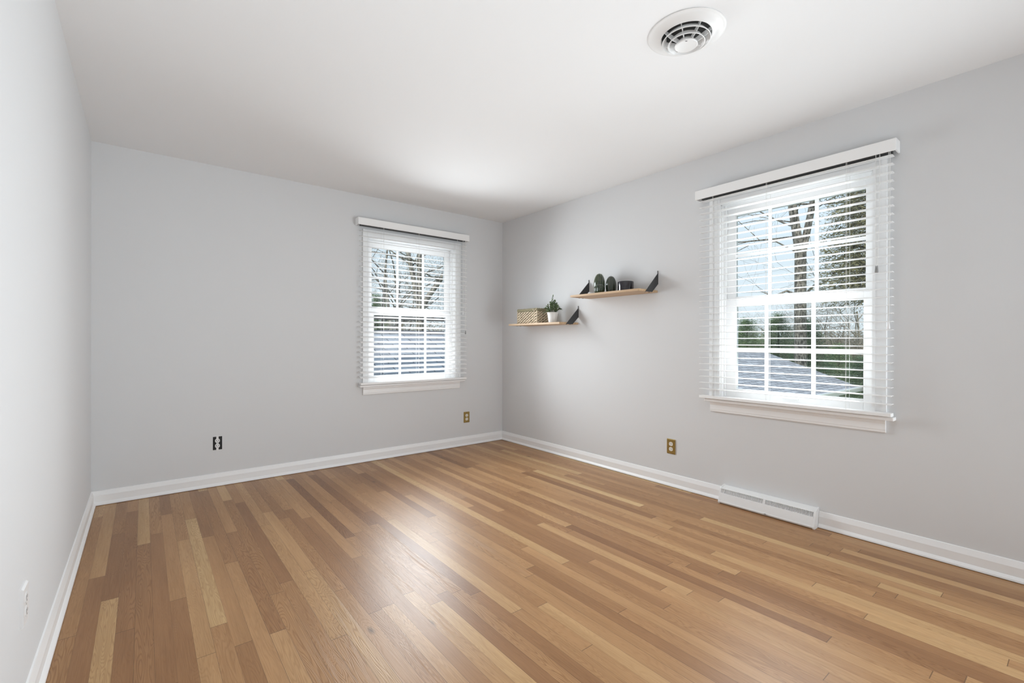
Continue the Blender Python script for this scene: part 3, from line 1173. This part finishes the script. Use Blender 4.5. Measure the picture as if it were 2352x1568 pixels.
def gen_tree(bm, rnd, p, d, length, rad, lvl, maxl, spread=0.75, nch=(3, 5), droop=0.0):
    segs = 5 if lvl == 0 else 4 if lvl < 3 else 3
    pts = [p.copy()]
    rads = [rad]
    q = p.copy()
    dd = d.copy()
    for i in range(segs):
        dd = (dd + Vector((rnd.gauss(0, 1), rnd.gauss(0, 1), rnd.gauss(0, 0.7))) * (0.05 if lvl == 0 else 0.17) + Vector((0, 0, 0.05 - droop * lvl))).normalized()
        q = q + dd * (length / segs)
        pts.append(q.copy())
        rads.append(max(0.004, rad * (1 - 0.55 * (i + 1) / segs)) if lvl < maxl else max(0.003, rad * (1 - 0.8 * (i + 1) / segs)))
    tube(bm, pts, rads, 8 if lvl == 0 else 6 if lvl == 1 else 4 if lvl == 2 else 3, cap=False)
    if lvl >= maxl:
        return
    n = rnd.randint(*nch) + (2 if lvl == 0 else 0)
    for i in range(n):
        t = 0.30 + 0.70 * (i + rnd.random()) / n if lvl else 0.40 + 0.60 * (i + rnd.random()) / n
        t = min(t, 0.999)
        k = int(t * segs)
        b = pts[k].lerp(pts[k + 1], t * segs - k)
        axis = (pts[k + 1] - pts[k]).normalized()
        a = rnd.uniform(0, 2 * pi)
        o = axis.orthogonal().normalized()
        side = (o * cos(a) + axis.cross(o) * sin(a))
        nd = (axis * (1 - spread * 0.55) + side * spread * rnd.uniform(0.6, 1.1)).normalized()
        gen_tree(bm, rnd, b, nd, length * rnd.uniform(0.48, 0.72), rads[k] * rnd.uniform(0.40, 0.62), lvl + 1, maxl, spread, nch, droop)


def bare_tree(seed, height, rad, m, maxl=4, lean=(0, 0, 1), forks=None, nch=(3, 5), spread=0.75):
    r = random.Random(seed)
    bm = bmesh.new()
    if forks:
        tr, limbs = forks
        tube(bm, tr[0], tr[1], 10, cap=False)
        for pts, rads, sub in limbs:
            tube(bm, pts, rads, 9, cap=False)
            for i in range(sub):
                t = r.uniform(0.15, 0.98)
                k = min(len(pts) - 2, int(t * (len(pts) - 1)))
                u = t * (len(pts) - 1) - k
                b = Vector(pts[k]).lerp(Vector(pts[k + 1]), u)
                a = r.uniform(0, 2 * pi)
                d = Vector((cos(a), sin(a), r.uniform(-0.1, 0.7))).normalized()
                rr = min(0.035, (rads[k] * (1 - u) + rads[k + 1] * u) * r.uniform(0.2, 0.36))
                gen_tree(bm, r, b, d, r.uniform(2.2, 4.2), rr, 2, maxl, spread, nch)
    else:
        gen_tree(bm, r, Vector((0, 0, 0)), Vector(lean).normalized(), height * 0.55, rad, 0, maxl, spread, nch)
    return bm


def tree_thing(name, bm, loc, m, label, cat='tree', group=None):
    t = empty(name, loc)
    tag(t, label, cat, group)
    obj('branches', bm, m, t, smooth=True)
    return t


# big forked tree seen through the larger window
b0 = ground_at(1838, 20)
side = Vector((cos(yaw), -sin(yaw), 0))
U = Vector((0, 0, 1))
P = lambda s, z: tuple(side * s + U * z)
forks = (([P(0, -0.1), P(0.02, 2.2), P(0, 5.0), P(0, 7.5)], [0.26, 0.21, 0.195, 0.185]),
         [([P(-0.03, 7.3), P(-0.14, 8.0), P(-0.30, 9.0), P(-0.32, 9.7), P(-0.9, 13)], [0.165, 0.15, 0.145, 0.14, 0.07], 6),
          ([P(0.06, 7.3), P(0.22, 8.0), P(0.42, 9.0), P(0.52, 9.8), P(1.3, 13)], [0.14, 0.12, 0.11, 0.105, 0.06], 6),
          ([P(-0.2, 8.4), P(-1.0, 8.5), P(-1.7, 8.45), P(-2.9, 8.2)], [0.024, 0.02, 0.014, 0.006], 1),
          ([P(-0.1, 7.3), P(-0.9, 7.7), P(-1.8, 7.6), P(-2.8, 7.1)], [0.03, 0.024, 0.016, 0.006], 1),
          ([P(0.0, 5.7), P(-0.5, 5.9), P(-1.0, 5.7), P(-1.5, 5.9)], [0.05, 0.04, 0.025, 0.008], 4),
          ([P(0.0, 5.6), P(0.5, 6.1), P(0.9, 6.2), P(1.4, 6.7)], [0.05, 0.04, 0.025, 0.008], 4)])
tree_thing('forked_tree', bare_tree(3, 14, 0.4, M_bark, 4, forks=forks, nch=(2, 4)), b0, M_bark, 'big bare forked tree in front of blue sky through the larger window')

# forked tree through the smaller window
b1 = ground_at(964, 15)
forks = (([P(0, -0.1), P(0.02, 2.2), P(0.0, 5.2)], [0.20, 0.15, 0.13]),
         [([P(0, 5.1), P(0.01, 5.8), P(0.0, 6.6), P(0.02, 7.4), P(0.08, 9.4)], [0.095, 0.09, 0.085, 0.08, 0.04], 5),
          ([P(0.03, 5.0), P(0.30, 5.5), P(0.66, 6.0), P(0.95, 6.4), P(1.6, 8.2)], [0.09, 0.085, 0.08, 0.07, 0.04], 4),
          ([P(-0.03, 5.1), P(-0.14, 5.7), P(-0.28, 6.4), P(-0.40, 7.0), P(-0.7, 8.4)], [0.085, 0.08, 0.075, 0.07, 0.04], 4),
          ([P(-0.5, -0.1), P(-0.75, 3.0), P(-1.0, 5.2), P(-1.1, 6.2), P(-0.9, 8.2)], [0.08, 0.06, 0.045, 0.035, 0.02], 9)])
tree_thing('forked_tree', bare_tree(8, 14, 0.4, M_bark, 4, forks=forks, nch=(3, 4)), b1, M_bark, 'bare tree with three rising limbs through the smaller back window')

# bare woods behind
protos = []
for i, (s, m) in enumerate(((21, M_bark_d), (22, M_bark), (23, M_bark_p))):
    protos.append(tree_thing('bare_tree', bare_tree(s, 15, 0.13, m, 5, nch=(3, 4), spread=0.8), (0, 0, GZ), m, 'thin bare tree in the woods outside', group='bare trees of the woods'))
used = [False] * 3
wl = ['dark', 'grey', 'pale']
spots = [(868, 24, 0, .9), (912, 31, 1, 1.0), (886, 41, 2, 1.1), (1022, 40, 1, .95), (925, 60, 1, 1.1),
         (1735, 46, 1, .56), (1775, 40, 2, .55), (1812, 52, 2, .60), (1868, 44, 2, .62), (1897, 34, 1, .60), (1918, 46, 2, .62), (1944, 38, 2, .66), (1968, 50, 1, .7), (1700, 54, 1, .56), (1990, 33, 2, .7)]
rnd = random.Random(5)
for i, (px, dist, k, sc) in enumerate(spots):
    o = protos[k] if not used[k] else copy_tree(protos[k])
    used[k] = True
    o.location = ground_at(px, dist)
    o.rotation_euler = (0, 0, rnd.uniform(0, 6.28))
    o.scale = (sc, sc, sc)
    near = 'near' if dist < 37 else 'far'
    o['label'] = ('%s bare tree among the %s woods outside the %s window' % (wl[k], near, 'smaller back' if px < 1200 else 'larger'))


def conifer(bm, rnd, h, rad, n, z0, dens=10, lspan=0.22):
    for i in range(n):
        t = rnd.random() ** 1.1
        z = z0 + (h - z0) * t
        rr = rad * (1 - t) ** 0.75 * rnd.uniform(0.55, 1.05) + 0.15
        a = rnd.uniform(0, 2 * pi)
        d = Vector((cos(a), sin(a), rnd.uniform(-0.25, 0.25)))
        for k in range(dens):
            u = rnd.uniform(0.2, 1.0)
            p = Vector((0, 0, z)) + d * rr * u + Vector((rnd.gauss(0, 1), rnd.gauss(0, 1), rnd.gauss(0, 1))) * 0.10
            e = (d + Vector((rnd.gauss(0, 1), rnd.gauss(0, 1), rnd.gauss(0, 1))) * 0.7).normalized()
            l = lspan * rnd.uniform(0.6, 1.3)
            s = e.orthogonal().normalized() * l * 0.09
            c = e.cross(s).normalized() * l * 0.06
            v = [bm.verts.new(q) for q in (p, p + e * l * 0.5 + s, p + e * l, p + e * l * 0.5 - s + c)]
            bm.faces.new((v[0], v[1], v[2]))
            bm.faces.new((v[0], v[2], v[3]))


def evergreen(name, loc, h, rad, n, m, label, cat, z0=0.4, seed=1, dens=10, ls=0.22, limbs=True):
    r = random.Random(seed)
    t = empty(name, loc)
    tag(t, label, cat)
    bm = bmesh.new()
    conifer(bm, r, h, rad, n, z0, dens, ls)
    obj('foliage', bm, m, t)
    bm = bmesh.new()
    tube(bm, [(0, 0, -0.1), (0, 0, h * 0.5), (0, 0, h * 0.97)], [0.02 * h, 0.014 * h, 0.01], 8)
    if limbs:
        for i in range(int(h * 6)):
            z = r.uniform(z0, h * 0.95)
            a = r.uniform(0, 2 * pi)
            l = rad * (1 - z / h) ** 0.75 * 0.95 + 0.1
            tube(bm, [(0, 0, z), (cos(a) * l * 0.5, sin(a) * l * 0.5, z + 0.05), (cos(a) * l, sin(a) * l, z + r.uniform(-0.15, 0.3))], [0.05, 0.03, 0.01], 4, cap=False)
    obj('trunk', bm, M_bark_d, t)
    return t


evergreen('pine_tree', ground_at(2012, 17), 15, 1.5, 5000, M_pine, 'tall brownish green pine at the right of the larger window view', 'tree', 5.3, 31, 14, 0.13)
evergreen('arborvitae', ground_at(1716, 24), 5.0, 2.0, 1500, M_ever, 'leftmost green evergreen shrub behind the garage roof', 'shrub', 0.1, 32, 20, 0.10, limbs=False)
evergreen('arborvitae', ground_at(1788, 26), 5.3, 2.2, 1600, M_ever, 'middle green evergreen shrub behind the garage roof, left of the forked trunk', 'shrub', 0.1, 33, 20, 0.10, limbs=False)
evergreen('arborvitae', ground_at(1858, 24), 4.9, 1.9, 1500, M_ever, 'rightmost green evergreen shrub behind the garage roof, right of the forked trunk', 'shrub', 0.1, 34, 20, 0.10, limbs=False)
evergreen('spruce_tree', ground_at(1928, 27), 3.8, 2.2, 1000, M_ever, 'low spreading green spruce at the lower right of the larger window view', 'tree', 0.1, 35, 20, 0.10, limbs=False)
evergreen('spruce_tree', ground_at(1985, 22), 3.4, 1.7, 900, M_ever, 'small green spruce at the right edge of the larger window view', 'tree', 0.1, 36, 20, 0.10, limbs=False)
evergreen('cedar_tree', ground_at(868, 27), 6.6, 1.0, 1000, M_ever, 'green cedar low at the left of the smaller back window view', 'tree', 0.4, 37, 20, 0.11, limbs=False)
evergreen('cedar_tree', ground_at(893, 34), 6.0, 1.3, 900, M_pine, 'olive cedar behind the green cedar in the smaller back window', 'tree', 0.4, 38, 20, 0.12, limbs=False)

# dry thicket closing the view under the trees
def thicket(name, cols, dist, h, n, seed, m, label):
    r = random.Random(seed)
    bm = bmesh.new()
    for i in range(n):
        px = r.uniform(*cols)
        p = ground_at(px, dist * r.uniform(0.88, 1.15))
        hh_ = h * r.uniform(0.45, 1.0)
        for k in range(12):
            z = hh_ * r.random()
            q = p + Vector((r.gauss(0, .5), r.gauss(0, .5), z))
            e = Vector((r.gauss(0, 1), r.gauss(0, 1), r.gauss(0, 1) + 0.8)).normalized()
            l = r.uniform(0.3, 0.8)
            s = e.orthogonal().normalized() * l * 0.03
            v = [bm.verts.new(x) for x in (q, q + e * l * .5 + s, q + e * l, q + e * l * .5 - s)]
            bm.faces.new(v)
    o = obj(name, bm, m)
    tag(o, label, 'undergrowth', kind='stuff')
    return o


thicket('dry_thicket', (1640, 2060), 36, 4.6, 5200, 41, M_brush, 'tan dry undergrowth below the trees outside the larger window')
thicket('dry_thicket', (800, 1090), 34, 5.6, 3600, 42, M_brush, 'tan dry undergrowth behind the lower roof outside the smaller window')
